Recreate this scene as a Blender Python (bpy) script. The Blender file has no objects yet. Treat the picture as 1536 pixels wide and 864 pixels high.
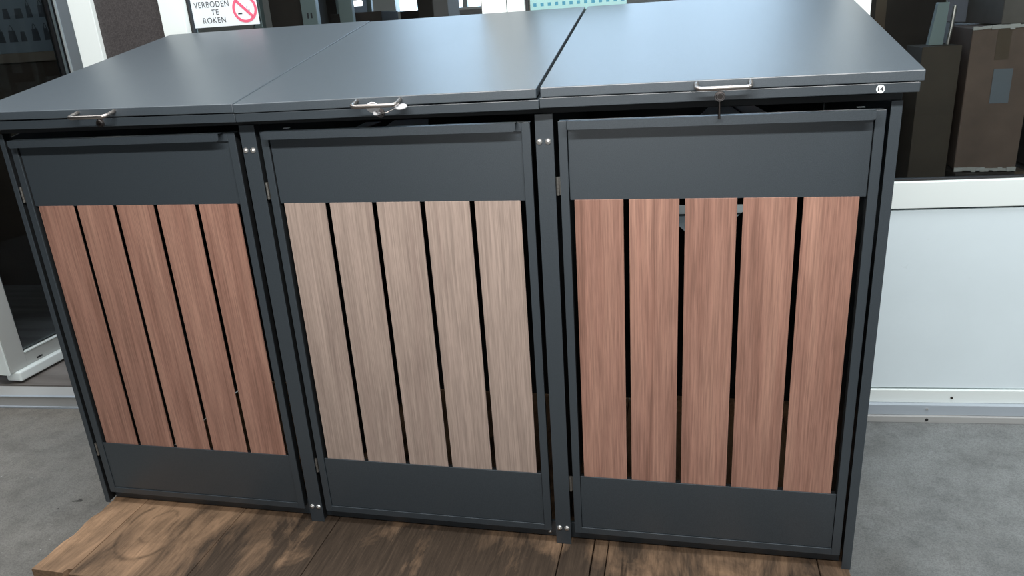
import bpy, bmesh, math, random
from mathutils import Vector, Matrix
random.seed(7)
sc = bpy.context.scene
R = math.radians

# ------------------------------------------------------------------ camera
cam_d = bpy.data.cameras.new('camera'); cam = bpy.data.objects.new('camera', cam_d)
sc.collection.objects.link(cam); sc.camera = cam
cam_d.sensor_width = 36; cam_d.lens = 1115.54 / 1536 * 36; cam_d.clip_start = .02
cam.matrix_world = (Matrix.Translation((1.4548, -1.4841, 1.2233)) @ Matrix.Rotation(R(13.6134), 4, 'Z')
                    @ Matrix.Rotation(R(90 - 19.9235), 4, 'X') @ Matrix.Rotation(R(-3.8703), 4, 'Z'))

# ------------------------------------------------------------------ world: plain bright overcast sky
w = bpy.data.worlds.new('overcast'); sc.world = w; w.use_nodes = True
bg = w.node_tree.nodes['Background']; bg.inputs[0].default_value = (.60, .79, 1.05, 1); bg.inputs[1].default_value = 6.4

sc.view_settings.view_transform = 'Standard'; sc.view_settings.look = 'None'
sc.view_settings.exposure = 0; sc.view_settings.gamma = 1; sc.view_settings.use_curve_mapping = False

def area(name, loc, target, sx, sy, power, col=(1, 1, 1)):
    d = bpy.data.lights.new(name, 'AREA'); d.shape = 'RECTANGLE'; d.size = sx; d.size_y = sy; d.energy = power; d.color = col
    o = bpy.data.objects.new(name, d); sc.collection.objects.link(o); o.location = loc
    o.rotation_euler = (Vector(target) - Vector(loc)).to_track_quat('-Z', 'Y').to_euler()
    return o
area('front_key_strip', (1.4, -1.25, 2.0), (1.3, 0, 1.9), 2.0, .07, 59, (1, .98, .95))  # unseen strip lamp as key, its direction read from lip and handle shadows
area('overhead_fill', (.5, .0, 3.9), (.5, .0, 0), 5.0, 1.2, 170, (.95, .98, 1))  # unseen soft fill added overhead to lift the lids and floor
area('right_wall_fill', (4.6, -.6, 2.5), (2.9, .9, .2), 1.0, .8, 48, (.90, .97, 1))  # unseen fill added at the right to brighten the white wall panels
area('rear_fill', (1.3, -6.0, 1.1), (1.3, 0, .9), 3.6, 2.3, 50, (.95, .98, 1))  # unseen bright panel added behind the camera for sheen on the upper doors
area('hall_wall_fill', (-2.2, 4.2, 5.4), (-2.6, 7.3, 4.2), 3.0, .8, 40, (1, .96, .92))  # unseen fill added to brighten the far wall that the lids reflect

# ------------------------------------------------------------------ materials
def mat(name, col, rough=.5, metal=0, spec=.5):
    m = bpy.data.materials.new(name); m.use_nodes = True
    b = m.node_tree.nodes['Principled BSDF']
    b.inputs['Base Color'].default_value = (*col, 1); b.inputs['Roughness'].default_value = rough
    b.inputs['Metallic'].default_value = metal; b.inputs['Specular IOR Level'].default_value = spec
    return m
def N(m, t, **k):
    n = m.node_tree.nodes.new(t)
    for a, v in k.items(): setattr(n, a, v)
    return n
def L(m, a, b): m.node_tree.links.new(a, b)
def coord(m, kind='Object', scale=(1, 1, 1), rnd=0):
    tc = N(m, 'ShaderNodeTexCoord'); mp = N(m, 'ShaderNodeMapping'); mp.inputs['Scale'].default_value = scale
    L(m, tc.outputs[kind], mp.inputs['Vector'])
    if rnd:
        oi = N(m, 'ShaderNodeObjectInfo'); mu = N(m, 'ShaderNodeMath', operation='MULTIPLY'); mu.inputs[1].default_value = rnd
        L(m, oi.outputs['Random'], mu.inputs[0]); L(m, mu.outputs[0], mp.inputs['Location'])
    return mp.outputs[0]
def noise(m, vec, scale, detail=4, rough=.5, dist=0):
    n = N(m, 'ShaderNodeTexNoise'); n.inputs['Scale'].default_value = scale; n.inputs['Detail'].default_value = detail
    n.inputs['Roughness'].default_value = rough; n.inputs['Distortion'].default_value = dist
    L(m, vec, n.inputs['Vector']); return n.outputs['Fac']
def ramp(m, fac, stops):
    r = N(m, 'ShaderNodeValToRGB'); L(m, fac, r.inputs[0]); e = r.color_ramp.elements
    while len(e) < len(stops): e.new(.5)
    for el, (p, c) in zip(e, stops):
        el.position = p; el.color = (*c, 1) if len(c) == 3 else c
    return r.outputs[0]
def mix(m, fac, a, b, mode='MIX'):
    x = N(m, 'ShaderNodeMix', data_type='RGBA', blend_type=mode)
    if isinstance(fac, (int, float)): x.inputs[0].default_value = fac
    else: L(m, fac, x.inputs[0])
    for s, v in ((x.inputs[6], a), (x.inputs[7], b)):
        if isinstance(v, tuple): s.default_value = (*v, 1)
        else: L(m, v, s)
    return x.outputs[2]
def bump(m, h, strength, dist):
    b = N(m, 'ShaderNodeBump'); b.inputs['Strength'].default_value = strength; b.inputs['Distance'].default_value = dist
    L(m, h, b.inputs['Height']); L(m, b.outputs[0], m.node_tree.nodes['Principled BSDF'].inputs['Normal'])
def base(m, c): L(m, c, m.node_tree.nodes['Principled BSDF'].inputs['Base Color'])
G3 = lambda v: (v, v, v)

M = {}
def powder(name, rough, k, sp):
    m = mat(name, (.055, .068, .08), rough, 0, sp)
    v = coord(m); n1 = noise(m, v, 620, 3)
    base(m, ramp(m, n1, [(.3, (.026 * k, .034 * k, .041 * k)), (.7, (.038 * k, .048 * k, .057 * k))])); bump(m, n1, .3, .0006)
    return m
M['coat'] = powder('anthracite_powder_coat', .36, 1.25, .75)
M['lid'] = powder('anthracite_coat_lit_lids', .39, 1.7, 1.0)  # same paint as the coat, lightened to put the lids' extra light into colour
M['inside'] = mat('shade_black_inner_steel', (.012, .014, .016), .7)  # near-black puts the shade of gaps and inner faces into the colour

def planks(name, cols, streak):
    m = mat(name, cols[1], .42, 0, .45)
    v = coord(m, 'Object', (1, 1, .028), 37); fine = noise(m, v, 330, 5, .65)
    v2 = coord(m, 'Object', (1, 1, .05), 61); broad = noise(m, v2, 34, 3, .5, .6)
    v3 = coord(m, 'Object', (1, 1, .02), 11); mid = noise(m, v3, 120, 3, .6, .3)
    c = ramp(m, broad, [(.3, cols[0]), (.5, cols[1]), (.7, cols[2])])
    c = mix(m, .5, c, ramp(m, mid, [(.33, G3(.68)), (.66, G3(1.0))]), 'MULTIPLY')
    c = mix(m, streak, c, ramp(m, fine, [(.36, G3(.45)), (.6, G3(1.1))]), 'MULTIPLY')
    base(m, c); bump(m, fine, .25, .0008)
    return m
M['walnut'] = planks('red_brown_wood_grain', [(.33, .170, .125), (.43, .230, .172), (.51, .285, .212)], .5)
M['greywood'] = planks('grey_brown_wood_grain', [(.40, .30, .255), (.46, .355, .30), (.52, .40, .34)], .42)

M['steel'] = mat('brushed_steel', (.42, .385, .36), .36, 1); M['locksteel'] = mat('dull_lock_steel', (.17, .155, .15), .35, 1)
M['zinc'] = mat('zinc_screw', (.75, .74, .72), .35, .85)
M['hinge'] = mat('hinge_steel', (.26, .25, .23), .42, .8)
M['darksteel'] = mat('lock_core', (.07, .06, .055), .35, .9)
M['key'] = mat('nickel_key', (.86, .86, .88), .35, .4)

# pallet boards
def pallet_mat(name, dark, lc, dc, lo, hi):
    m = mat(name, (.3, .2, .12), .75, 0, .25)
    v = coord(m, 'Generated'); tc = N(m, 'ShaderNodeTexCoord'); geo = N(m, 'ShaderNodeNewGeometry')
    mp = N(m, 'ShaderNodeMapping'); mp.inputs['Scale'].default_value = (1, .06, 1); L(m, geo.outputs['Position'], mp.inputs['Vector'])
    grain = noise(m, mp.outputs[0], 130, 5, .65, .8)
    mp2 = N(m, 'ShaderNodeMapping'); mp2.inputs['Scale'].default_value = (1, .4, 1); L(m, geo.outputs['Position'], mp2.inputs['Vector'])
    blot = noise(m, mp2.outputs[0], 9, 6, .65, .7)
    light = ramp(m, grain, [(.25, tuple(x * .62 for x in lc)), (.5, lc), (.75, tuple(x * 1.15 for x in lc))])
    if dark < .5:
        # knot rings as the wood has them
        vd = N(m, 'ShaderNodeVectorMath', operation='DISTANCE'); mk = N(m, 'ShaderNodeMapping')
        mk.inputs['Location'].default_value = (-.095, .055, 0); mk.inputs['Scale'].default_value = (1, .62, 0)
        nd = N(m, 'ShaderNodeTexNoise'); nd.inputs['Scale'].default_value = 6; L(m, geo.outputs['Position'], nd.inputs['Vector'])
        vm = N(m, 'ShaderNodeVectorMath', operation='MULTIPLY_ADD'); vm.inputs[1].default_value = (.05, .05, 0)
        L(m, nd.outputs['Color'], vm.inputs[0]); L(m, geo.outputs['Position'], vm.inputs[2]); L(m, vm.outputs[0], mk.inputs['Vector'])
        L(m, mk.outputs[0], vd.inputs[0]); vd.inputs[1].default_value = (.025, .02, 0)
        r = ramp(m, vd.outputs['Value'], [(.0, G3(.5)), (.022, G3(.95)), (.036, G3(.85)), (.04, G3(.42)), (.044, G3(1)), (.075, G3(1)), (.082, G3(.30)), (.09, G3(1))])
        patch = ramp(m, noise(m, geo.outputs['Position'], 14, 2), [(.42, G3(0)), (.55, G3(.85))])
        light = mix(m, patch, light, mix(m, 1.0, light, r, 'MULTIPLY'))
    drk = ramp(m, grain, [(.3, tuple(x * .6 for x in dc)), (.55, dc), (.8, tuple(x * 1.7 for x in dc))])
    sx = N(m, 'ShaderNodeSeparateXYZ'); L(m, geo.outputs['Position'], sx.inputs[0])
    nx = N(m, 'ShaderNodeMapRange'); nx.inputs['From Min'].default_value = -.2; nx.inputs['From Max'].default_value = 1.9; L(m, sx.outputs[0], nx.inputs[0])
    soak = ramp(m, nx.outputs[0], [(.0, G3(.0)), (.17, G3(.08)), (.27, G3(.50)), (.38, G3(.92)), (.62, G3(.88)), (.72, G3(.62)), (.97, G3(.48))])   # oil soaked in from the middle boards
    m1 = N(m, 'ShaderNodeMath', operation='MULTIPLY_ADD'); m1.inputs[1].default_value = 2.6; L(m, blot, m1.inputs[0]); L(m, soak, m1.inputs[2])
    m2 = N(m, 'ShaderNodeMath', operation='MULTIPLY_ADD'); m2.inputs[1].default_value = -1.3; L(m, sx.outputs[1], m2.inputs[0]); L(m, m1.outputs[0], m2.inputs[2])
    m3 = N(m, 'ShaderNodeMath', operation='SUBTRACT'); m3.inputs[1].default_value = 1.18; L(m, m2.outputs[0], m3.inputs[0]); m3.use_clamp = True
    oi = N(m, 'ShaderNodeObjectInfo'); tone = ramp(m, oi.outputs['Random'], [(0, G3(.85)), (1, G3(1.12))]); light = mix(m, 1.0, light, tone, 'MULTIPLY')
    f = m3.outputs[0]
    c = mix(m, f, light, drk)
    ck = ramp(m, noise(m, mp.outputs[0], 22, 3, .5, .4), [(.30, G3(.25)), (.335, G3(1))]); c = mix(m, .8, c, ck, 'MULTIPLY'); base(m, c); bump(m, grain, .5, .002)
    return m
M['pal_light'] = M['pal_mid'] = M['pal_dark'] = pallet_mat('worn_stained_pallet_wood', .1, (.36, .225, .135), (.055, .038, .026), 0, 0)

# concrete
def concrete():
    m = mat('stained_concrete', (.2, .2, .2), .62, 0, .35)
    geo = N(m, 'ShaderNodeNewGeometry').outputs['Position']
    a = noise(m, geo, 1.6, 6, .62, .6); b = noise(m, geo, 14, 6, .7); c_ = noise(m, geo, 260, 2)
    c = ramp(m, a, [(.35, (.150, .148, .142)), (.52, (.195, .197, .193)), (.68, (.235, .238, .235))])
    c = mix(m, .6, c, ramp(m, b, [(.33, G3(.62)), (.52, G3(1.0)), (.72, G3(1.15))]), 'MULTIPLY')
    c = mix(m, .8, c, ramp(m, c_, [(.35, G3(.72)), (.6, G3(1.08))]), 'MULTIPLY')
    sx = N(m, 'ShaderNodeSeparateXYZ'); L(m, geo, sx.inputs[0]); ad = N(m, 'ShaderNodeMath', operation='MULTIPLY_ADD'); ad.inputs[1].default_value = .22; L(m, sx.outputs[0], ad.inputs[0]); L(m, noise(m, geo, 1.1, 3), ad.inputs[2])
    c = mix(m, 1.0, c, ramp(m, ad.outputs[0], [(.3, (1.12, 1.03, .93)), (.9, (.97, 1.0, 1.01))]), 'MULTIPLY')   # warm-to-cool cast of the light, painted into the floor along x
    spots = ramp(m, noise(m, geo, 7.5, 3, .5, 1.2), [(.245, G3(.25)), (.27, G3(1))]); c = mix(m, .9, c, spots, 'MULTIPLY')
    mp = N(m, 'ShaderNodeMapping'); mp.inputs['Scale'].default_value = (1, 3.5, 1); mp.inputs['Rotation'].default_value = (0, 0, .6)
    L(m, geo, mp.inputs['Vector'])
    scr = ramp(m, noise(m, mp.outputs[0], 11, 2, .5, 2.5), [(.20, (1, 1, 1)), (.215, (0, 0, 0))]); c = mix(m, scr, c, (.5, .5, .49))
    base(m, c); bump(m, b, .15, .002)
    return m
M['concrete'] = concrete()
m = mat('hall_floor', (.12, .1, .09), .6); base(m, ramp(m, noise(m, coord(m, 'Object', (.5, 5, 1)), 3, 5, .6), [(.3, (.10, .085, .075)), (.7, (.22, .20, .185))])); M['hallfloor'] = m

def painted(name, col, dirt):
    m = mat(name, col, .38, 0, .5); v = coord(m)
    n1 = noise(m, v, 2.2, 5, .6, .4); n2 = noise(m, v, 40, 3, .6, 1.5)
    c = mix(m, dirt, col, ramp(m, n1, [(.3, G3(.78)), (.6, G3(1))]), 'MULTIPLY')
    c = mix(m, dirt * .7, c, ramp(m, n2, [(.24, G3(.6)), (.3, G3(1))]), 'MULTIPLY'); base(m, c)
    return m
M['white'] = painted('white_painted_aluminium', (.86, .92, .90), .12)
M['panel'] = painted('pale_blue_white_panel', (.80, .90, .94), .2)
M['stile'] = painted('shaded_white_profile', (.46, .47, .45), .3)  # white leaf profile greyed, its shade put into the colour
M['alu'] = painted('bluish_aluminium_strip', (.42, .47, .52), .4)
M['kick'] = painted('dusty_grey_strip', (.44, .44, .43), .6)
M['rubber'] = mat('black_rubber', (.012, .012, .013), .6)
m = mat('speckled_dark_panel', (.04, .035, .035), .7); base(m, ramp(m, noise(m, coord(m), 260, 3, .7), [(.35, (.030, .026, .026)), (.7, (.075, .066, .066))])); M['speck'] = m
M['roomwall'] = mat('room_wall_paint', (.09, .09, .088), .8)
M['hallwall'] = mat('hall_wall_paint', (.07, .06, .055), .85)
M['hallback'] = mat('hall_back_wall_paint', (.45, .45, .43), .85)
M['ceil'] = mat('ceiling_sheet', (.12, .12, .12), .8)

g = bpy.data.materials.new('window_glass'); g.use_nodes = True; nt = g.node_tree; nt.nodes.clear()
o_ = nt.nodes.new('ShaderNodeOutputMaterial'); mx = nt.nodes.new('ShaderNodeMixShader'); tr = nt.nodes.new('ShaderNodeBsdfTransparent')
gl = nt.nodes.new('ShaderNodeBsdfGlossy'); fr = nt.nodes.new('ShaderNodeFresnel'); fr.inputs['IOR'].default_value = 1.3
tr.inputs[0].default_value = (.90, .93, .92, 1); gl.inputs['Roughness'].default_value = .02
nt.links.new(fr.outputs[0], mx.inputs[0]); nt.links.new(tr.outputs[0], mx.inputs[1]); nt.links.new(gl.outputs[0], mx.inputs[2]); nt.links.new(mx.outputs[0], o_.inputs[0])
M['glass'] = g
M['paper'] = mat('white_sign_plastic', (.82, .88, .92), .4)
M['black'] = mat('black_print', (.03, .03, .035), .5)
M['red'] = mat('faded_red_print', (.80, .13, .22), .5)
M['cyan'] = mat('cyan_sheet', (.62, .93, .97), .5)
M['cyanink'] = mat('blue_ink', (.05, .38, .62), .5)
M['steelgrey'] = painted('grey_green_rack_paint', (.20, .24, .24), .4)
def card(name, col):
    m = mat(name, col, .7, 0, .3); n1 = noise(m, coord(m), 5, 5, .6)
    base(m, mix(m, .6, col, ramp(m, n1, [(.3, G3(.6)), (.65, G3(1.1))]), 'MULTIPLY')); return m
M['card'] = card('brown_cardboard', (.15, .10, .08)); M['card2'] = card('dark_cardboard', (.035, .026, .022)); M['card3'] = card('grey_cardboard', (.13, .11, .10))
M['label'] = mat('white_box_label', (.13, .14, .16), .5)
M['tape'] = mat('brown_tape', (.10, .07, .05), .3)
M['film'] = mat('shiny_wrap_edge', (.55, .52, .5), .2, .2)
M['board'] = mat('printed_board', (.20, .235, .27), .45); M['boardink'] = mat('printed_board_ink', (.055, .06, .07), .5)
M['ledge'] = card('brown_ledge', (.20, .16, .125)); M['darkbrown'] = card('dark_brown_cabinet', (.065, .048, .036))
M['pale_inner'] = mat('pale_inner_plate', (.2, .16, .15), .9, 0, .05)
em = mat('lamp_tube', (1, 1, 1)); em.node_tree.nodes['Principled BSDF'].inputs['Emission Color'].default_value = (1, .98, 1, 1)
em.node_tree.nodes['Principled BSDF'].inputs['Emission Strength'].default_value = 2.5; M['tube'] = em

# ------------------------------------------------------------------ helpers
def link(name, me, m, parent=None, loc=(0, 0, 0), rotz=0):
    o = bpy.data.objects.new(name, me); sc.collection.objects.link(o)
    if m and not me.materials: me.materials.append(m)
    o.parent = parent; o.location = loc; o.rotation_euler = (0, 0, rotz); return o
def fin(bm, name, m, parent=None, loc=(0, 0, 0), rotz=0, smooth=False):
    me = bpy.data.meshes.new(name); bmesh.ops.recalc_face_normals(bm, faces=bm.faces)
    if smooth:
        for f in bm.faces: f.smooth = True
    bm.to_mesh(me); bm.free(); return link(name, me, m, parent, loc, rotz)
def hexa(bm, pts, bev=0):
    v = [bm.verts.new(p) for p in pts]     # order: bottom 4 ccw, top 4 ccw
    fs = [bm.faces.new([v[i] for i in f]) for f in ((3, 2, 1, 0), (4, 5, 6, 7), (0, 1, 5, 4), (1, 2, 6, 5), (2, 3, 7, 6), (3, 0, 4, 7))]
    if bev:
        es = {e for f in fs for e in f.edges}
        bmesh.ops.bevel(bm, geom=list(es), offset=bev, segments=2, affect='EDGES', profile=.5)
def bx(bm, x0, x1, y0, y1, z0, z1, bev=0):
    hexa(bm, [(x0, y0, z0), (x1, y0, z0), (x1, y1, z0), (x0, y1, z0), (x0, y0, z1), (x1, y0, z1), (x1, y1, z1), (x0, y1, z1)], bev)
def box(name, m, x0, x1, y0, y1, z0, z1, parent=None, bev=0, rel=False):
    bm = bmesh.new()
    if parent is None and not rel:          # top-level: origin at base centre
        c = ((x0 + x1) / 2, (y0 + y1) / 2, z0); bx(bm, x0 - c[0], x1 - c[0], y0 - c[1], y1 - c[1], 0, z1 - z0, bev)
        return fin(bm, name, m, None, c)
    bx(bm, x0, x1, y0, y1, z0, z1, bev); return fin(bm, name, m, parent)
def cyl(bm, c, r, d0, d1, axis='Y', seg=20, r2=None):
    r2 = r if r2 is None else r2; A = []; B = []
    for i in range(seg):
        a = 2 * math.pi * i / seg; p, q = math.cos(a), math.sin(a)
        f = {'Y': lambda r_, d: (c[0] + r_ * p, d, c[1] + r_ * q), 'Z': lambda r_, d: (c[0] + r_ * p, c[1] + r_ * q, d), 'X': lambda r_, d: (d, c[0] + r_ * p, c[1] + r_ * q)}[axis]
        A.append(bm.verts.new(f(r, d0))); B.append(bm.verts.new(f(r2, d1)))
    bm.faces.new(A[::-1]); bm.faces.new(B)
    for i in range(seg): bm.faces.new((A[i], A[(i + 1) % seg], B[(i + 1) % seg], B[i]))
def tube(bm, pts, r, seg=10):
    pts = [Vector(p) for p in pts]; rings = []
    for i, p in enumerate(pts):
        t = (pts[min(i + 1, len(pts) - 1)] - pts[max(i - 1, 0)]).normalized()
        u = t.cross(Vector((.13, .2, 1))).normalized(); v = t.cross(u)
        rings.append([bm.verts.new(p + r * (math.cos(2 * math.pi * k / seg) * u + math.sin(2 * math.pi * k / seg) * v)) for k in range(seg)])
    for a, b in zip(rings, rings[1:]):
        for k in range(seg): bm.faces.new((a[k], a[(k + 1) % seg], b[(k + 1) % seg], b[k]))
    bm.faces.new(rings[0][::-1]); bm.faces.new(rings[-1])
def prism(bm, poly, y0, y1):                # poly in x,z extruded along y
    a = [bm.verts.new((p[0], y0, p[1])) for p in poly]; b = [bm.verts.new((p[0], y1, p[1])) for p in poly]
    bm.faces.new(a); bm.faces.new(b[::-1]); n = len(poly)
    for i in range(n): bm.faces.new((a[i], b[i], b[(i + 1) % n], a[(i + 1) % n]))
def tag(o, label=None, cat=None, group=None, kind=None):
    for k, v in (('label', label), ('category', cat), ('group', group), ('kind', kind)):
        if v: o[k] = v
    return o
def empty(name, loc=(0, 0, 0), rotz=0, parent=None):
    o = bpy.data.objects.new(name, None); sc.collection.objects.link(o); o.location = loc; o.rotation_euler = (0, 0, rotz); o.parent = parent
    o.empty_display_size = .1; return o
def text_mesh(txt, w_, h_, extr=.0003, bold=0):     # letters fitted to a width and a height
    cu = bpy.data.curves.new('letters', 'FONT'); cu.body = txt; cu.size = .03; cu.align_x = 'CENTER'; cu.align_y = 'CENTER'; cu.offset = bold; cu.space_character = 1.12
    t = bpy.data.objects.new('letters', cu); sc.collection.objects.link(t)
    dg = bpy.context.evaluated_depsgraph_get(); me = bpy.data.meshes.new_from_object(t.evaluated_get(dg)); bpy.data.objects.remove(t)
    xs = [v.co.x for v in me.vertices]; ys = [v.co.y for v in me.vertices]
    cx, cy = (min(xs) + max(xs)) / 2, (min(ys) + max(ys)) / 2; sx, sy = w_ / (max(xs) - min(xs)), h_ / (max(ys) - min(ys))
    for v in me.vertices: v.co = ((v.co.x - cx) * sx, 0, (v.co.y - cy) * sy)
    bm = bmesh.new(); bm.from_mesh(me); g_ = bmesh.ops.extrude_face_region(bm, geom=bm.faces[:])
    for v in [e for e in g_['geom'] if isinstance(e, bmesh.types.BMVert)]: v.co.y -= extr
    bm.to_mesh(me); bm.free(); me.materials.clear(); return me

# ------------------------------------------------------------------ setting
FZ = -.16
HZ = -.108
WY = R(4.1); E = Vector((math.cos(WY), math.sin(WY), 0)); Nn = Vector((-math.sin(WY), math.cos(WY), 0)); W0 = Nn * .8459
def wl(s, t, z=0): return E * s + W0 + Nn * t + Vector((0, 0, z))     # point in wall coordinates

def slab(name, m, s0, s1, t0, t1, z0, z1, label, cat):
    bm = bmesh.new(); bx(bm, s0, s1, t0, t1, z0, z1); o = fin(bm, name, m, None, W0, WY); return tag(o, label, cat, kind='structure')
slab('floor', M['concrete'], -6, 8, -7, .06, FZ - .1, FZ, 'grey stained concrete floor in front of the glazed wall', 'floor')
slab('floor', M['hallfloor'], -6, 9, .06, 7.2, FZ - .1, HZ, 'brown-grey streaked floor behind the door threshold', 'floor')
slab('wall_left', M['roomwall'], -6.2, -6, -7, .0, FZ, 4.0, 'plain side wall left of the front room', 'wall')
slab('wall_right', M['roomwall'], 8, 8.2, -7, .0, FZ, 4.0, 'plain side wall right of the front room', 'wall')
slab('wall_front', M['roomwall'], -6.2, 8.2, -7.2, -7, FZ, 4.0, 'plain wall behind the viewer', 'wall')
slab('ceiling', M['ceil'], -6.2, 8.2, -7.2, .0, 4.0, 4.1, 'plain ceiling over the front room', 'ceiling')
slab('ceiling', M['hallwall'], -6.2, 9.2, .0, 7.4, 7.0, 7.1, 'dark ceiling over the hall behind the glass', 'ceiling')
slab('wall_left', M['hallwall'], -6.2, -6, .1, 7.4, FZ, 7.0, 'dark side wall of the hall behind the glass', 'wall')
slab('wall_right', M['hallwall'], 9, 9.2, .1, 7.4, FZ, 7.0, 'dark right side wall of the hall behind the glass', 'wall')
# far wall of the hall, with a wide daylight opening
far = empty('wall_back', W0, WY); tag(far, 'dark far wall of the hall with a wide bright opening', 'wall', kind='structure')
OPL, OPR, OZ0, OZ1 = -1.5, 3.3, 1.385, 6.1
for nm, a in (('wall_section', (-6, OPL, HZ, 3.05)), ('wall_section', (-6, -1.7, 3.05, 7.0)), ('wall_section', (OPR, 9, HZ, 7.0)), ('wall_section', (OPL, OPR, HZ, OZ0)), ('wall_section', (-1.7, OPR, OZ1, 7.0))):
    box(nm, M['hallback'], a[0], a[1], 7.2, 7.4, a[2], a[3], far)
for s in (-.62, .28, 1.9): box('window_mullion', M['steelgrey'], s - .03, s + .03, 7.22, 7.3, OZ0, OZ1, far)
for z in (3.05, 4.6): box('window_transom', M['steelgrey'], -1.7, OPR, 7.22, 7.3, z - .03, z + .03, far)

# glazed partition
part = empty('wall_rear', W0, WY); tag(part, 'white aluminium partition with tall glazing behind the cabinet', 'wall', kind='structure')
ZT = 3.0
def P(name, m, s0, s1, t0, t1, z0, z1, bev=.0015, label=None):
    o = box(name, M[m], s0, s1, t0, t1, z0, z1, part, bev)
    if label: o['label'] = label
    return o
P('mullion', 'white', -.49, -.407, -.02, .05, -.108, ZT); P('mullion', 'white', -.166, -.084, -.02, .05, -.05, ZT)
P('mullion', 'white', .906, .982, -.02, .05, -.05, ZT); P('mullion', 'white', .985, 1.038, -.02, .05, -.05, ZT)
P('mullion', 'white', 1.955, 2.041, -.02, .05, .668, ZT)
P('mullion', 'white', 3.9, 3.98, -.02, .05, .668, ZT); P('mullion', 'white', -1.46, -1.375, -.02, .05, -.108, ZT)
P('top_rail', 'white', -1.46, 7.9, -.02, .05, ZT, ZT + .1); P('door_head', 'white', -1.375, -.49, -.02, .05, 2.15, 2.23)
P('glazing_rail', 'white', -.407, 7.9, -.012, .05, .585, .668)
P('infill_panel', 'panel', -.407, -.166, -.004, .03, -.0455, .5775); P('infill_panel', 'panel', -.084, .906, -.004, .03, -.0455, .5775)
P('infill_panel', 'panel', 1.038, 3.9, -.004, .03, -.0455, .5775); P('infill_panel', 'panel', 3.905, 7.9, -.004, .03, -.0455, .5775)
P('seam_backing', 'rubber', -.407, 7.9, .012, .04, -.05, .59, 0)
P('base_strip', 'white', -.407, 7.9, -.012, .05, -.098, -.0505)
P('metal_strip', 'alu', -.407, 7.9, -.03, .05, -.136, -.0985)
P('kick_strip', 'kick', -.407, 7.9, -.04, .05, FZ, -.1365)
P('speckled_panel', 'speck', -.407, -.166, -.002, .03, .668, ZT, .0015, 'dark speckled brown-grey infill panel')
P('upper_wall', 'roomwall', -6, 8, -.01, .06, ZT + .1, 4.0, 0); P('side_wall', 'roomwall', -6, -1.46, -.01, .06, FZ, ZT + .1, 0)
P('side_wall', 'roomwall', 7.9, 8, -.01, .06, FZ, ZT + .1, 0); P('hall_lintel', 'hallwall', -6, 9, .06, .12, 4.0, 7.0, 0)
for s, z in ((2.42, -.078), (2.75, -.078)):
    bm = bmesh.new(); cyl(bm, (s, z), .004, -.0145, -.011, seg=12); fin(bm, 'rivet', M['darksteel'], part)
for s, t, z, nm in ((2.34, -.031, -.112, 'rivet'), (2.66, -.031, -.112, 'rivet')):
    bm = bmesh.new(); cyl(bm, (s, z), .004, -.0335, -.029, seg=12); fin(bm, nm, M['zinc'], part)
for s in (2.34, 2.66, 2.98):
    bm = bmesh.new(); cyl(bm, (s, -.148), .005, -.0415, -.038, seg=12); fin(bm, 'fixing_hole_plug', M['rubber'], part)

def window(n, s0, s1, z0, z1, label):
    wn = empty('window_%d' % n, W0, WY); tag(wn, label, 'window', kind='structure')
    box('pane', M['glass'], s0, s1, .018, .023, z0, z1, wn)
    bm = bmesh.new()
    for a in ((s0, s0 + .008, z0, z1), (s1 - .008, s1, z0, z1), (s0, s1, z0, z0 + .006), (s0, s1, z1 - .006, z1)): bx(bm, a[0], a[1], .008, .03, a[2], a[3])
    fin(bm, 'gasket', M['rubber'], wn)
window(1, -.084, .906, .668, ZT, 'window bay carrying the no smoking sign')
window(2, 1.038, 1.955, .668, ZT, 'window bay with the cyan sheet behind it')
window(3, 2.041, 3.9, .668, ZT, 'large dark window bay right of the cabinet')
window(4, 3.98, 7.9, .668, ZT, 'window bay beyond the right edge')
window(5, -1.375, -.49, 2.23, ZT, 'small window above the open door')

# threshold
th = empty('trim_1', W0, WY); tag(th, 'ribbed metal threshold of the open door left of the cabinet', 'threshold', kind='structure')
box('threshold_plate', M['kick'], -4, -.407, -.035, .06, FZ, -.112, th, .003)
box('threshold_lip', M['alu'], -4, -.407, -.043, -.0355, FZ, -.152, th, .0015)
box('threshold_ridge', M['alu'], -4, -.407, -.038, -.025, -.1118, -.108, th, .001)

# open door leaf
LD = R(87.471); leaf = empty('door_1', (-1.2959, .8277, 0), LD); tag(leaf, 'open white glazed door leaf swung inward, left of the cabinet', 'door', kind='structure')
def D(name, m, d0, d1, y0, y1, z0, z1, bev=.002, label=None):    # local x along leaf; local y>0 is away from the camera side
    o = box(name, M[m], d0, d1, y0, y1, z0, z1, leaf, bev)
    if label: o['label'] = label
    return o
D('hinge_stile', 'stile', -.016, .067, 0, .055, -.055, 2.1); D('lock_stile', 'stile', .71, .797, 0, .055, -.055, 2.1)
D('bottom_rail', 'stile', .0675, .7095, .002, .055, -.055, .004); D('glazing_bead', 'white', .0675, .7095, -.002, .01, .0045, .0125)
D('glazing_bead', 'white', .7, .7098, -.002, .01, .013, 2.02); D('top_rail', 'stile', .0675, .7095, 0, .055, 2.02, 2.1)
D('weather_bar', 'white', .0, .797, -.022, .055, -.098, -.0555, .006)
D('gasket', 'rubber', .660, .672, .004, .03, .0125, 2.02); D('gasket', 'rubber', .684, .699, .004, .03, .0125, 2.02)
D('glazing_profile', 'steelgrey', .6725, .6835, .0, .03, .0125, 2.02); D('gasket', 'rubber', .0675, .074, .004, .03, .0125, 2.02)
D('pane', 'glass', .074, .66, .018, .023, .0125, 2.02, 0)
D('edge_strip', 'white', -.024, -.0165, .002, .085, -.06, 2.1)
D('drain_cover', 'rubber', .118, .146, -.0008, .0025, -.044, -.038, 0)
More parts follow.
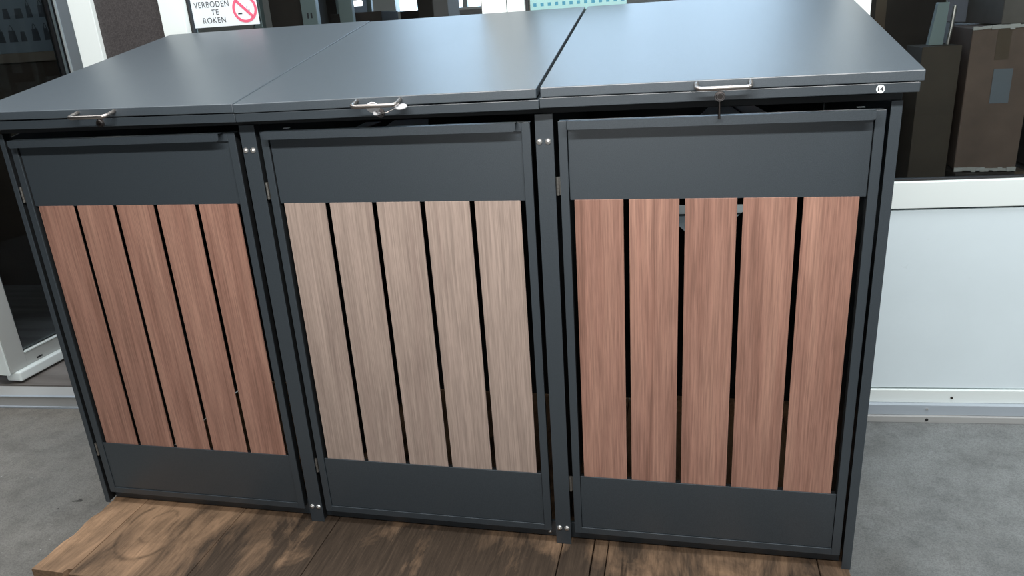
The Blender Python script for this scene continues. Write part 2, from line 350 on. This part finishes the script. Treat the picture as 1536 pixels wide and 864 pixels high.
bm = bmesh.new(); cyl(bm, (.752, 1.0), .012, -.05, 0.0, seg=14); bx(bm, .66, .764, -.062, -.046, .99, 1.01, .004); fin(bm, 'door_handle', M['steel'], leaf)

# ------------------------------------------------------------------ no smoking sign and the sheet in the next bay
sg = empty('no_smoking_sign', wl(.042, .0165, 1.257), WY); tag(sg, 'white no smoking sign with red prohibition ring stuck on the glass', 'sign')
box('sign_plate', M['paper'], -.115, .115, 0, .0015, 0, .124, sg, .0004)
for txt, x, z, w_, h_ in (('VERBODEN', -.0435, .0705, .123, .0185), ('TE', -.0345, .0460, .0265, .0165), ('ROKEN', -.0415, .0212, .080, .0175)):
    link('lettering', text_mesh(txt, w_, h_), M['black'], sg, (x, -.0001, z))
bm = bmesh.new(); c = (.071, .050); r0, r1 = .034, .0425; seg = 48; A = []
for i in range(seg):
    a = 2 * math.pi * i / seg
    A.append([bm.verts.new((c[0] + r * math.cos(a), y, c[1] + r * math.sin(a))) for r in (r0, r1) for y in (-.0008, 0)])
for i in range(seg):
    p, q = A[i], A[(i + 1) % seg]
    for k, l in ((0, 2), (2, 3), (3, 1), (1, 0)): bm.faces.new((p[k], p[l], q[l], q[k]))
a = R(-45); u = Vector((math.cos(a), 0, math.sin(a))); v = Vector((-math.sin(a), 0, math.cos(a))); cc = Vector((c[0], 0, c[1]))
pts = [cc + u * i * .035 + v * j * .0045 + Vector((0, y, 0)) for y in (-.0008, 0) for i, j in ((-1, -1), (1, -1), (1, 1), (-1, 1))]
hexa(bm, pts); fin(bm, 'prohibition_ring', M['red'], sg)
bm = bmesh.new(); bx(bm, .046, .060, -.0006, 0, .034, .0385); fin(bm, 'cigarette_symbol', M['black'], sg); bm = bmesh.new(); bx(bm, .084, .0875, -.0006, 0, .043, .0465); fin(bm, 'cigarette_tip', M['black'], sg); bm = bmesh.new(); hexa(bm, [(.078, -.0006, .052), (.080, -.0006, .052), (.080, 0, .052), (.078, 0, .052), (.080, -.0006, .058), (.082, -.0006, .058), (.082, 0, .058), (.080, 0, .058)]); fin(bm, 'smoke_mark', M['black'], sg)

cs = empty('cyan_printed_sheet', wl(1.2, .03, 1.235), WY); tag(cs, 'cyan sheet with a row of blue squares behind the glass', 'sheet')
box('sheet', M['cyan'], -.15, .147, 0, .002, 0, .11, cs)
bm = bmesh.new()
for i in range(13):
    for j in range(3): bx(bm, -.140 + i * .0225, -.130 + i * .0225, -.0006, 0, .016 + j * .03, .026 + j * .03)
tag(fin(bm, 'printed_squares', M['cyanink'], cs), kind='stuff')
bm = bmesh.new(); bx(bm, -.01, .01, -.01, .01, 0, .6, .002); o = fin(bm, 'brown_batten', M['card'], None, wl(1.052, .045, 1.2), WY)
tag(o, 'thin brown upright batten left of the cyan sheet', 'batten')

# ------------------------------------------------------------------ pallet
pal = empty('wooden_pallet', (.85, .25, FZ)); tag(pal, 'worn stained wooden pallet under the bin cabinet', 'pallet')
def pb(name, m, x0, x1, y0, y1, z0, z1, bev=.002):
    return box(name, m, x0 - .85, x1 - .85, y0 - .25, y1 - .25, z0 - FZ, z1 - FZ, pal, bev)
for x0, x1, m, y0 in ((-.129, -.0185, 'pal_light', -.277), (-.0175, .2915, 'pal_light', -.279), (.2935, .5735, 'pal_mid', -.276), (.5755, 1.1785, 'pal_dark', -.278),
                      (1.1808, 1.2555, 'pal_dark', -.274), (1.2585, 1.2905, 'pal_mid', -.276), (1.2925, 1.7705, 'pal_mid', -.279), (1.7725, 1.837, 'pal_mid', -.275)):
    if x0 > -.12: pb('board', M[m], x0, x1, y0, .765, -.03, 0, .0025); continue
    bm = bmesh.new(); random.seed(11); ys = [y0 + (.765 - y0) * k / 40 for k in range(41)]; lft = []
    for k, y in enumerate(ys):
        j = random.uniform(0, .004) + (.007 if k in (5, 6, 9, 10, 11) else 0); lft.append((x0 + j, y))
    prof = [(x1, ys[-1]), (x1, y0 + .016), (x1 - .012, y0 + .014), (x1 - .014, y0)] if True else []
    poly = lft[::-1] ; poly = [(x1, y0 + .016), (x1, ys[-1])] + poly + [(x1 - .016, y0), (x1 - .013, y0 + .014)]
    vb = [bm.verts.new((p[0] - .85, p[1] - .25, -.03 - FZ)) for p in poly]; vt = [bm.verts.new((p[0] - .85, p[1] - .25, -FZ)) for p in poly]
    bm.faces.new(vb[::-1]); bm.faces.new(vt); n_ = len(poly)
    for k in range(n_): bm.faces.new((vb[k], vb[(k + 1) % n_], vt[(k + 1) % n_], vt[k]))
    fin(bm, 'board', M[m], pal)
for y in (-.255, .2, .66): pb('bearer', M['pal_mid'], -.12, 1.83, y, y + .09, -.13, -.0302, .003)
for x in (-.12, .4, .9, 1.35, 1.74):
    for y in (-.25, .205, .665): pb('block', M['pal_mid'], x, x + .09, y, y + .08, FZ, -.1302, .003)

# ------------------------------------------------------------------ bin cabinet
cab = empty('bin_storage_cabinet', (.85, .36, 0)); tag(cab, 'wide anthracite three-bin storage cabinet with wood-slatted doors on a pallet', 'bin storage')
CO = Vector((-.85, -.36, 0))
def cb(name, m, x0, x1, y0, y1, z0, z1, parent=cab, bev=.001):
    bm = bmesh.new(); bx(bm, x0 - .85, x1 - .85, y0 - .36, y1 - .36, z0, z1, bev); return fin(bm, name, M[m], parent)
def chex(name, m, pts, parent=cab, bev=.001):
    bm = bmesh.new(); hexa(bm, [Vector(p) + CO for p in pts], bev); return fin(bm, name, M[m], parent)
YB = .75; SL = (1.2401 - 1.093) / (.7665 + .0388)
ztop = lambda y: 1.048 + SL * (y + .03)
P0, P1, P2, P3 = (-.1368, -.1235), (.5051, .5418), (1.1651, 1.2018), (1.8200, 1.8391)
posts = []
for a, b in (P0, P1, P2, P3): posts.append(cb('post', 'coat', a, b, -.001, .0015, 0, 1.040, bev=.0005))
for a, b in ((-.1366, -.129), (.5075, .5385), (1.1675, 1.1985), (1.8255, 1.8389)): cb('post_core', 'inside', a, b, .0016, .028, 0, 1.040, bev=0)  # post sides in near-black, their shade painted in
screw_me = None
def screw(x, y, z, parent, r=.0062):
    global screw_me
    if screw_me is None:
        bm = bmesh.new(); seg = 18; prof = [(0, -.0045), (.45, -.0043), (.8, -.0034), (1, -.0015), (1, .001)]; prev = None
        for k, (rr, yy) in enumerate(prof):
            if rr == 0: ring = [bm.verts.new((0, yy, 0))]
            else: ring = [bm.verts.new((r * rr * math.cos(2 * math.pi * i / seg), yy, r * rr * math.sin(2 * math.pi * i / seg))) for i in range(seg)]
            if prev:
                for i in range(seg):
                    if len(prev) == 1: bm.faces.new((prev[0], ring[i], ring[(i + 1) % seg]))
                    else: bm.faces.new((prev[i], ring[i], ring[(i + 1) % seg], prev[(i + 1) % seg]))
            prev = ring
        bx(bm, -.0022, .0022, -.0047, -.004, -.0022, .0022)
        me = bpy.data.meshes.new('screw'); bmesh.ops.recalc_face_normals(bm, faces=bm.faces); bm.to_mesh(me); bm.free()
        for p in me.polygons: p.use_smooth = len(p.vertices) < 5
        me.materials.append(M['zinc']); screw_me = me
    return link('screw', screw_me, None, parent, Vector((x, y, z)) + CO)
for p, (a, b) in ((posts[1], P1), (posts[2], P2)):
    for z in (.9855, .0473):
        for dx in (.0095, .0275): screw(a + dx - .002 * (z > .5), -.001, z, p)
# sides, back, base, beams
for x0, x1 in ((-.1368, -.1308), (1.833, 1.839)):
    chex('side_panel', 'coat', [(x0, .029, .0), (x1, .029, .0), (x1, YB, .0), (x0, YB, .0), (x0, .029, ztop(.029) - .03), (x1, .029, ztop(.029) - .03), (x1, YB, ztop(YB) - .03), (x0, YB, ztop(YB) - .03)])
for a in (.521, 1.181): chex('partition', 'inside', [(a, .029, .01), (a + .004, .029, .01), (a + .004, YB - .01, .01), (a, YB - .01, .01), (a, .029, 1.03), (a + .004, .029, 1.03), (a + .004, YB - .01, 1.13), (a, YB - .01, 1.13)])
# back panel with a cut-out behind the right door
bm = bmesh.new(); X0, X1, Z0, Z1 = -.13, 1.832, .006, 1.15
outer = [(X0, Z0), (X1, Z0), (X1, Z1), (X0, Z1)]
hole = [(1.409, .665), (1.409, .637), (1.505, .541), (1.525, .541), (1.655, .665)]
for y in (YB - .004, YB):
    vo = [bm.verts.new((x - .85, y - .36, z)) for x, z in outer]; vh = [bm.verts.new((x - .85, y - .36, z)) for x, z in hole]
    es = [bm.edges.new((vo[i], vo[(i + 1) % 4])) for i in range(4)] + [bm.edges.new((vh[i], vh[(i + 1) % 5])) for i in range(5)]
    bmesh.ops.triangle_fill(bm, use_beauty=True, use_dissolve=False, edges=es)
fin(bm, 'back_panel', M['inside'], cab)
cb('base_rail', 'coat', -.1225, 1.819, .024, .032, .002, .046)
cb('front_beam', 'inside', -.1368, 1.8391, .008, .028, 1.0402, 1.0525)  # near-black paints in the shadow under the lid overhang
screw(-.0669, .024, .027, cab).scale = (.8, 1, .8); screw(1.1455, .024, .0145, cab).scale = (.8, 1, .8)
# inner guide plates seen through the gap above the doors
chex('guide_plate', 'pale_inner', [(1.487, .16, 1.002), (1.575, .16, 1.002), (1.56, .30, 1.002), (1.51, .30, 1.002), (1.487, .16, 1.004), (1.575, .16, 1.004), (1.56, .30, 1.004), (1.51, .30, 1.004)], bev=0)
chex('guide_plate', 'pale_inner', [(1.582, .16, 1.002), (1.628, .16, 1.002), (1.61, .30, 1.002), (1.567, .30, 1.002), (1.582, .16, 1.004), (1.628, .16, 1.004), (1.61, .30, 1.004), (1.567, .30, 1.004)], bev=0)
chex('guide_plate', 'pale_inner', [(.775, .16, 1.0), (.885, .16, 1.0), (.84, .30, 1.0), (.75, .30, 1.0), (.775, .16, 1.002), (.885, .16, 1.002), (.84, .30, 1.002), (.75, .30, 1.002)], bev=0)
chex('guide_plate', 'pale_inner', [(.695, .16, 1.0), (.722, .16, 1.0), (.722, .28, 1.0), (.68, .28, 1.0), (.695, .16, 1.002), (.722, .16, 1.002), (.722, .28, 1.002), (.68, .28, 1.002)], bev=0)

# top frame rails (below the lids) and lids
YF = -.0388
LIDS = [(-.169, .5240, 1.0962, 1.0900, .0025), (.5242, 1.1785, 1.0885, 1.0932, 0), (1.1862, 1.8596, 1.0944, 1.0952, 0)]
RAILS = [(-.166, .5236, 1.0745, 1.0695, 1.0552, 1.0515), (.5246, 1.1822, 1.0688, 1.0718, 1.0513, 1.0536), (1.1834, 1.8543, 1.0748, 1.0752, 1.0556, 1.0583)]
rails = []
for x0, x1, a, b, c_, d in RAILS:
    r = chex('top_rail', 'coat', [(x0, YF + .002, c_), (x1, YF + .002, d), (x1, YF + .005, d), (x0, YF + .005, c_), (x0, YF + .002, a), (x1, YF + .002, b), (x1, YF + .005, b), (x0, YF + .005, a)], bev=.0012)
    rails.append(r)
    # folded top flange running back under the lid
    o = chex('rail_flange', 'coat', [(x0, YF + .0055, a - .004), (x1, YF + .0055, b - .004), (x1, .745, 1.205), (x0, .745, 1.205), (x0, YF + .0055, a - .0015), (x1, YF + .0055, b - .0015), (x1, .745, 1.208), (x0, .745, 1.208)], r, 0)
lids = []
for x0, x1, a, b, lift in LIDS:
    T = .0185; zb = 1.2401 + lift; t2 = .022
    l = chex('lid', 'lid', [(x0, YF, a - T), (x1, YF, b - T), (x1, .7665, zb - t2), (x0, .7665, zb - t2), (x0, YF, a), (x1, YF, b), (x1, .7665, zb), (x0, .7665, zb)], bev=.0016)
    lids.append(l)
def bow(x0, x1, z, parent, out=.034):
    bm = bmesh.new(); zf = z; drop = -.008; y0 = YF + .001; y1 = YF - out; pts = []
    pts.append((x0, y0, zf)); pts.append((x0, y0 - .012, zf + drop * .35))
    rr = .009
    for k in range(6):
        a = k / 5 * math.pi / 2; pts.append((x0 + rr - rr * math.cos(a), y1 + rr - rr * math.sin(a), zf + drop * (.75 + .05 * k)))
    q = [((x0 + x1) - p[0], p[1], p[2]) for p in pts[::-1]]
    tube(bm, [Vector(p) + CO for p in pts + q], .0042, 12)
    return fin(bm, 'lid_handle', M['steel'], parent, smooth=True)
bow(.139, .233, 1.0865, lids[0]); bow(.8075, .901, 1.085, lids[1]); bow(1.477, 1.572, 1.0895, lids[2], .026)
for x, z, r in ((.189, 1.0620, rails[0]), (.8545, 1.0590, rails[1]), (1.5197, 1.0644, rails[2])):
    bm = bmesh.new(); xx, yy = x + CO[0], YF + .002 + CO[1]
    cyl(bm, (xx, z), .0092, yy - .003, yy, r2=.0098); cyl(bm, (xx, z), .0066, yy - .007, yy - .003, r2=.0078)
    k = fin(bm, 'lock', M['locksteel'], r)
    bm = bmesh.new(); cyl(bm, (xx, z), .0048, yy - .0076, yy - .0069); bx(bm, xx - .0006, xx + .0006, yy - .0082, yy - .007, z - .0042, z + .0042); k2 = fin(bm, 'lock_core', M['darksteel'], r)
    k2['label'] = 'dark keyway in the steel lock'
# small pin hanging under the right lock
bm = bmesh.new(); cyl(bm, (1.5197 + CO[0], -.03 + CO[1]), .0022, 1.022, 1.057, 'Z', 10); fin(bm, 'lock_bolt', M['darksteel'], rails[2])
# round number sticker
bm = bmesh.new(); cyl(bm, (1.7907 + CO[0], 1.0655), .0072, YF + .0012 + CO[1], YF + .002 + CO[1], seg=28); st = fin(bm, 'number_sticker', M['paper'], rails[2]); st['label'] = 'small round white sticker reading 14'
me = text_mesh('14', .0088, .0066, .0002, .0011); link('sticker_number', me, M['black'], rails[2], Vector((1.7907, YF + .0012, 1.0655)) + CO)

# doors
for i, (ox, wood) in enumerate(((-.1235, 'walnut'), (.5418, 'greywood'), (1.2018, 'walnut'))):
    xl, xr, zb, zt = ox + .0094, ox + .6125, .0341, 1.0245
    il, ir = ox + .0268, ox + .5945
    bm = bmesh.new()
    for a in ((xl, il, zb, zt), (ir, xr, zb, zt), (il, ir, zb, .0505), (il, ir, 1.0065, zt)):
        bx(bm, a[0] + CO[0], a[1] + CO[0], .002 + CO[1], .0055 + CO[1], a[2], a[3], .0007)
    d = fin(bm, 'door', M['coat'], cab)
    wn = ('red-brown', 'grey-brown', 'red-brown')[i]
    d['label'] = ('left door with red-brown wood planks', 'middle door with grey-brown wood planks', 'right door with red-brown wood planks')[i]
    bm = bmesh.new()
    for a in ((xl + .003, il - .001, zb + .002, zt - .002), (ir + .001, xr - .003, zb + .002, zt - .002)):
        bx(bm, a[0] + CO[0], a[1] + CO[0], .0056 + CO[1], .026 + CO[1], a[2], a[3])
    bx(bm, il - .001 + CO[0], ir + .001 + CO[0], .0120 + CO[1], .026 + CO[1], zb + .002, .048)
    bx(bm, il - .001 + CO[0], ir + .001 + CO[0], .0120 + CO[1], .026 + CO[1], 1.008, zt - .002); fin(bm, 'inner_frame', M['inside'], d)  # door depth in near-black, painting in the unlit gap beside the posts
    cb('top_flange', 'coat', xl + .001, xr - .001, .0056, .022, zt - .0015, zt - .0002, d, 0)
    cb('upper_panel', 'coat', il + .0009, ir - .0009, .0085, .0115, .8625, 1.0062, d, .0006)
    cb('lower_panel', 'coat', il + .0009, ir - .0009, .0045, .0075, .0512, .1945, d, .0007)
    cb('cross_rail', 'inside', il + .001, ir - .001, .0165, .024, .865, .905, d, 0)
    cb('cross_rail', 'inside', il + .001, ir - .001, .0165, .024, .15, .19, d, 0)
    wl0, wr0 = ox + .0363, ox + .5822; gap = .0114; pw = (wr0 - wl0 - 4 * gap) / 5
    bm = bmesh.new(); bx(bm, -pw / 2, pw / 2, 0, .0038, .184, .8630, .0007); me = bpy.data.meshes.new('plank'); bmesh.ops.recalc_face_normals(bm, faces=bm.faces); bm.to_mesh(me); bm.free(); me.materials.append(M[wood])
    for k in range(5):
        o = link('plank', me, None, d, (wl0 + pw / 2 + k * (pw + gap) + CO[0], .0078 + CO[1], 0))
    # folded grip lip along the top edge
    bm = bmesh.new(); gx0, gx1 = il + .002 if i != 2 else il + .004, ir - .004 if i == 2 else ir - .008
    bx(bm, gx0 + CO[0], gx1 + CO[0], -.0195 + CO[1], .0018 + CO[1], 1.0265, 1.0262, .0006)
    poly = [(gx0 + CO[0], 1.0262), (gx0 + CO[0], 1.0150), (gx0 + .0015 + CO[0], 1.0115), (gx0 + .005 + CO[0], 1.0100), (gx1 - .005 + CO[0], 1.0100), (gx1 - .0015 + CO[0], 1.0115), (gx1 + CO[0], 1.0150), (gx1 + CO[0], 1.0262)]
    prism(bm, poly, -.0212 + CO[1], -.0191 + CO[1]); bmesh.ops.bevel(bm, geom=[e for e in bm.edges if all(v.co.z > 1.0283 and v.co.y < -.0205 + CO[1] for v in e.verts)], offset=.0012, segments=2, affect='EDGES'); fin(bm, 'grip_lip', M['coat'], d)
    # hinges
    for zc in (.893, .1725):
        bm = bmesh.new(); hx = ox + .0040 + CO[0]
        for k in range(5): cyl(bm, (hx, .0035 + CO[1]), .0032 if k % 2 == 0 else .0029, zc - .019 + k * .0077, zc - .019 + k * .0077 + .0072, 'Z', 12)
        bx(bm, hx - .0042, hx + .0055, .0065 + CO[1], .008 + CO[1], zc - .019, zc + .019); fin(bm, 'hinge', M['hinge'], d)

for x in (.612, 1.772):
    cb('bump_pad', 'paper', x - .007, x + .007, .009, .017, 1.0286, 1.0300, bev=.0005)
# keys hanging in the middle lock
ky = empty('hanging_keys', (.8545, YF - .005, 1.059)); tag(ky, 'shiny key in the middle lid lock with a round tag beside it', 'keys')
def disc(bm, c, r, th, tilt, yaw=0, sx=1):
    Mx = Matrix.Translation(c) @ Matrix.Rotation(yaw, 4, 'Z') @ Matrix.Rotation(tilt, 4, 'X'); t = bmesh.new(); cyl(t, (0, 0), r, -th / 2, th / 2, 'Z', 22)
    t.transform(Mx @ Matrix.Diagonal((sx, 1, 1, 1))); me = bpy.data.meshes.new('t'); t.to_mesh(me); t.free(); bm.from_mesh(me); bpy.data.meshes.remove(me)
bm = bmesh.new(); disc(bm, (-.003, -.020, .014), .0125, .0024, R(-58), R(8), 1.1); bx(bm, -.0035, .0035, -.018, -.001, -.002, .003, .0006); bx(bm, -.0045, .003, -.02, -.012, -.001, .010, .001); fin(bm, 'key', M['key'], ky)
bm = bmesh.new(); disc(bm, (.0535, -.014, .013), .0115, .0022, R(18), R(6), 1.08); fin(bm, 'key_tag', M['key'], ky)
bm = bmesh.new(); pts = [(.002, -.022, .006), (.012, -.024, .003), (.024, -.022, .003), (.034, -.016, .007), (.044, -.016, .0115)]; tube(bm, pts, .0007, 8); fin(bm, 'key_ring', M['steel'], ky, smooth=True)

# loose wooden batten lying on the pallet inside the right bay
o = box('wooden_batten', M['pal_light'], 1.32, 1.81, .672, .70, .0005, .047, None, .002); tag(o, 'rough wooden batten inside the right bay, glimpsed between planks', 'batten')

# ------------------------------------------------------------------ hall behind the glass
def carton(s, t, z0, w_, d_, h_, m, label, rz=0, tape=True, lab=None, name='cardboard_box', group=None):
    r = empty(name, wl(s + w_ / 2, t + d_ / 2, z0), WY + rz); tag(r, label, 'box', group)
    box('carton_body', M[m], -w_ / 2, w_ / 2, -d_ / 2, d_ / 2, 0, h_, r, .004)
    if tape:
        box('tape', M['tape'], -.025, .025, -d_ / 2 - .001, d_ / 2 + .001, h_ + .0003, h_ + .0012, r)
        box('tape', M['tape'], -.025, .025, -d_ / 2 - .0012, -d_ / 2 - .0003, h_ * .78, h_ + .001, r)
    if lab:
        lx, lz, lw, lh = lab; box('box_label', M['label'], lx, lx + lw, -d_ / 2 - .002, -d_ / 2 - .0004, lz, lz + lh, r)
    return r
# right bay: pallet of cartons near the glass
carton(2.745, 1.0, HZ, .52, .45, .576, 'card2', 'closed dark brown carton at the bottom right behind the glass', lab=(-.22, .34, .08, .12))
c1 = carton(2.775, 1.02, HZ + .586, .235, .36, .585, 'card', 'brown carton wrapped in shiny film behind the right window', lab=(-.02, .28, .07, .14), rz=R(-8))
bm = bmesh.new(); random.seed(3)
for zz in (.585, .002):
    for k in range(14):
        x = -.117 + k * .0167; bx(bm, x, x + .0167, -.184 - random.random() * .004, -.170, zz - .012 + random.random() * .008, zz + .004 + random.random() * .006)
tag(fin(bm, 'film_edge', M['film'], c1), kind='stuff')
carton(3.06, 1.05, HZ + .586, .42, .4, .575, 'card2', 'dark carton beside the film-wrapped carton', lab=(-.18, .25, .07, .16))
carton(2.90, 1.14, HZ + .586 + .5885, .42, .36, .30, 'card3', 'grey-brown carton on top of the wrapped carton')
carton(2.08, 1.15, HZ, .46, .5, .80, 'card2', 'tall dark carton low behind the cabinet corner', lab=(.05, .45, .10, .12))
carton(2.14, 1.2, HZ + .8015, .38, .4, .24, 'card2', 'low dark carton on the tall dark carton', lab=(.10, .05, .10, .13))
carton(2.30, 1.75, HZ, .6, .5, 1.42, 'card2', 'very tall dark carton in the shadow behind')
carton(3.15, 1.9, HZ, .7, .5, 1.15, 'card3', 'large grey-brown carton standing far right')
carton(3.15, 1.9, HZ + 1.152, .7, .5, .42, 'card', 'brown carton on top of the large grey-brown one')
r = empty('leaning_metal_channel', wl(2.645, 1.12, 1.0), WY); tag(r, 'grey-green metal channel standing by the film-wrapped carton', 'channel')
bm = bmesh.new(); hexa(bm, [(-.03, 0, 0), (.028, 0, 0), (.028, .03, 0), (-.03, .03, 0), (-.008, 0, .17), (.036, 0, .17), (.036, .03, .17), (-.008, .03, .17)], .002); fin(bm, 'channel_web', M['steelgrey'], r)
bm = bmesh.new(); tube(bm, [(.05, .01, 0), (.058, .01, .08), (.062, .01, .155)], .008); fin(bm, 'bright_rod', M['steel'], r)
o = box('carton_pedestal', M['darkbrown'], -.085, .07, -.07, .12, HZ, .9995, None, .003); o.location = wl(2.645, 1.14, HZ); o.rotation_euler = (0, 0, WY); tag(o, 'dark narrow stand carrying the grey metal channel', 'stand')
# floor label sheets low behind right window
# storage racks in the middle
def rack(s, t, w_, label):
    r = empty('storage_rack', wl(s, t, HZ), WY); tag(r, label, 'rack', 'racks behind the sign window')
    for x in (0, w_):
        for y in (0, .5):
            bm = bmesh.new(); bx(bm, x - (.02 if x == 0 else .038), x + (.02 if x == 0 else .038), y - .02, y + .02, 0, 1.75, .003); fin(bm, 'upright', M['steelgrey'], r)
            if y == 0:
                bm = bmesh.new()
                for k in range(17): bx(bm, x - .012, x - .004, -.0206, -.0195, .06 + k * .095, .085 + k * .095); bx(bm, x + .006, x + .014, -.0206, -.0195, .06 + k * .095, .085 + k * .095)
                tag(fin(bm, 'upright_slots', M['black'], r), kind='stuff')
    for z in (.35, 1.17, 1.65):
        box('rack_beam', M['card2'], .036, w_ - .036, -.015, .015, z, z + .05, r, .002); box('rack_shelf', M['darkbrown'], .036, w_ - .036, .016, .48, z + .02, z + .045, r, .002)
    return r
rack(-.415, 1.2, .265, 'storage rack with grey-green uprights behind the sign window'); rack(-1.12, 2.6, .62, 'storage rack further back behind the first one')
rz0 = HZ + 1.17 + .046
carton(-.385, 1.26, rz0, .18, .3, .30, 'card2', 'dark carton on the front rack shelf', tape=False)
for s, w_, h_, m, lb in ((-1.01, .28, .35, 'card2', 'dark carton on the rear rack, left one'), (-.72, .25, .42, 'card2', 'dark carton on the rear rack, right one')):
    carton(s, 2.66, rz0, w_, .35, h_, m, lb, tape=False)
for s, w_, h_, lb in ((.03, .2, 1.56, 'tall dark carton between rack and lamp'), (-.42, .32, 1.42, 'dark carton standing under the strip lamp')):
    carton(s, 2.5 if s > 0 else 2.15, HZ, w_ if s < 0 else .2, .35, h_, 'card2', lb, tape=False)
# low dark things silhouetted against the bright opening
for s, t, w_, h_, lb in ((.02, 4.2, .30, 1.445, 'tall dark carton against the bright opening, left of three'), (.36, 4.3, .5, 1.425, 'dark carton against the bright opening, middle of three'), (.90, 4.3, .4, 1.415, 'dark carton against the bright opening, right of three')):
    carton(s - .6, t, HZ, w_, .4, h_, 'card2', lb, tape=False)
carton(1.25, 1.6, HZ, .5, .4, 1.352, 'card', 'brown carton right of the cyan sheet', tape=False)
# hall lamp seen over the rack
lp = empty('strip_lamp', wl(-.225, 2.05, 1.345), WY); tag(lp, 'small lit white strip lamp above the rack', 'lamp')
box('lamp_tube', M['tube'], -.045, .045, -.02, .02, 0, .03, lp, .006); box('lamp_housing', M['steelgrey'], -.055, .055, -.025, .025, .0305, .05, lp, .002)
bm = bmesh.new(); cyl(bm, (0, 0), .01, .05, 4.3, 'Z', 8); fin(bm, 'drop_rod', M['steelgrey'], lp)

# left: printed board on a brown cabinet, seen through the open leaf
bc = empty('brown_cabinet', wl(-2.1, 1.55, HZ), WY); tag(bc, 'low dark brown cabinet with lighter ledge behind the open door', 'cabinet')
box('cabinet_body', M['darkbrown'], -.5, .55, -.22, .3, 0, 1.165 - HZ, bc, .003); box('cabinet_ledge', M['ledge'], -.52, .57, -.25, .3, 1.1655 - HZ, 1.214 - HZ, bc, .003)
bd = empty('printed_board', wl(-2.0, 1.32, 1.2145), WY); tag(bd, 'blue-grey board printed with rows of dark bag outlines', 'board')
box('board_panel', M['board'], -.42, .02, 0, .012, 0, .55, bd, .002); box('board_panel', M['board'], .024, .46, 0, .012, 0, .55, bd, .002)
bm = bmesh.new(); random.seed(5)
for x in (-.38, -.30, -.22, -.14, .05 - .12, .10 - .07, .10, .17, .24, .31, .38):
    for j in range(4):
        z = .055 + j * .115; ww = random.uniform(.034, .05); hh = random.uniform(.045, .06)
        if -.02 < x + ww / 2 < .06 and x < .02: x2 = x - .01
        else: x2 = x
        hexa(bm, [(x2, -.001, z), (x2 + ww, -.001, z), (x2 + ww, 0, z), (x2, 0, z), (x2 + .006, -.001, z + hh), (x2 + ww - .006, -.001, z + hh), (x2 + ww - .006, 0, z + hh), (x2 + .006, 0, z + hh)])
        if random.random() < .6:
            tube(bm, [(x2 + ww * .28, -.0012, z + hh), (x2 + ww * .36, -.0012, z + hh + .018), (x2 + ww * .5, -.0012, z + hh + .025), (x2 + ww * .64, -.0012, z + hh + .018), (x2 + ww * .72, -.0012, z + hh)], .0016, 5)
tag(fin(bm, 'bag_outlines', M['boardink'], bd), kind='stuff')
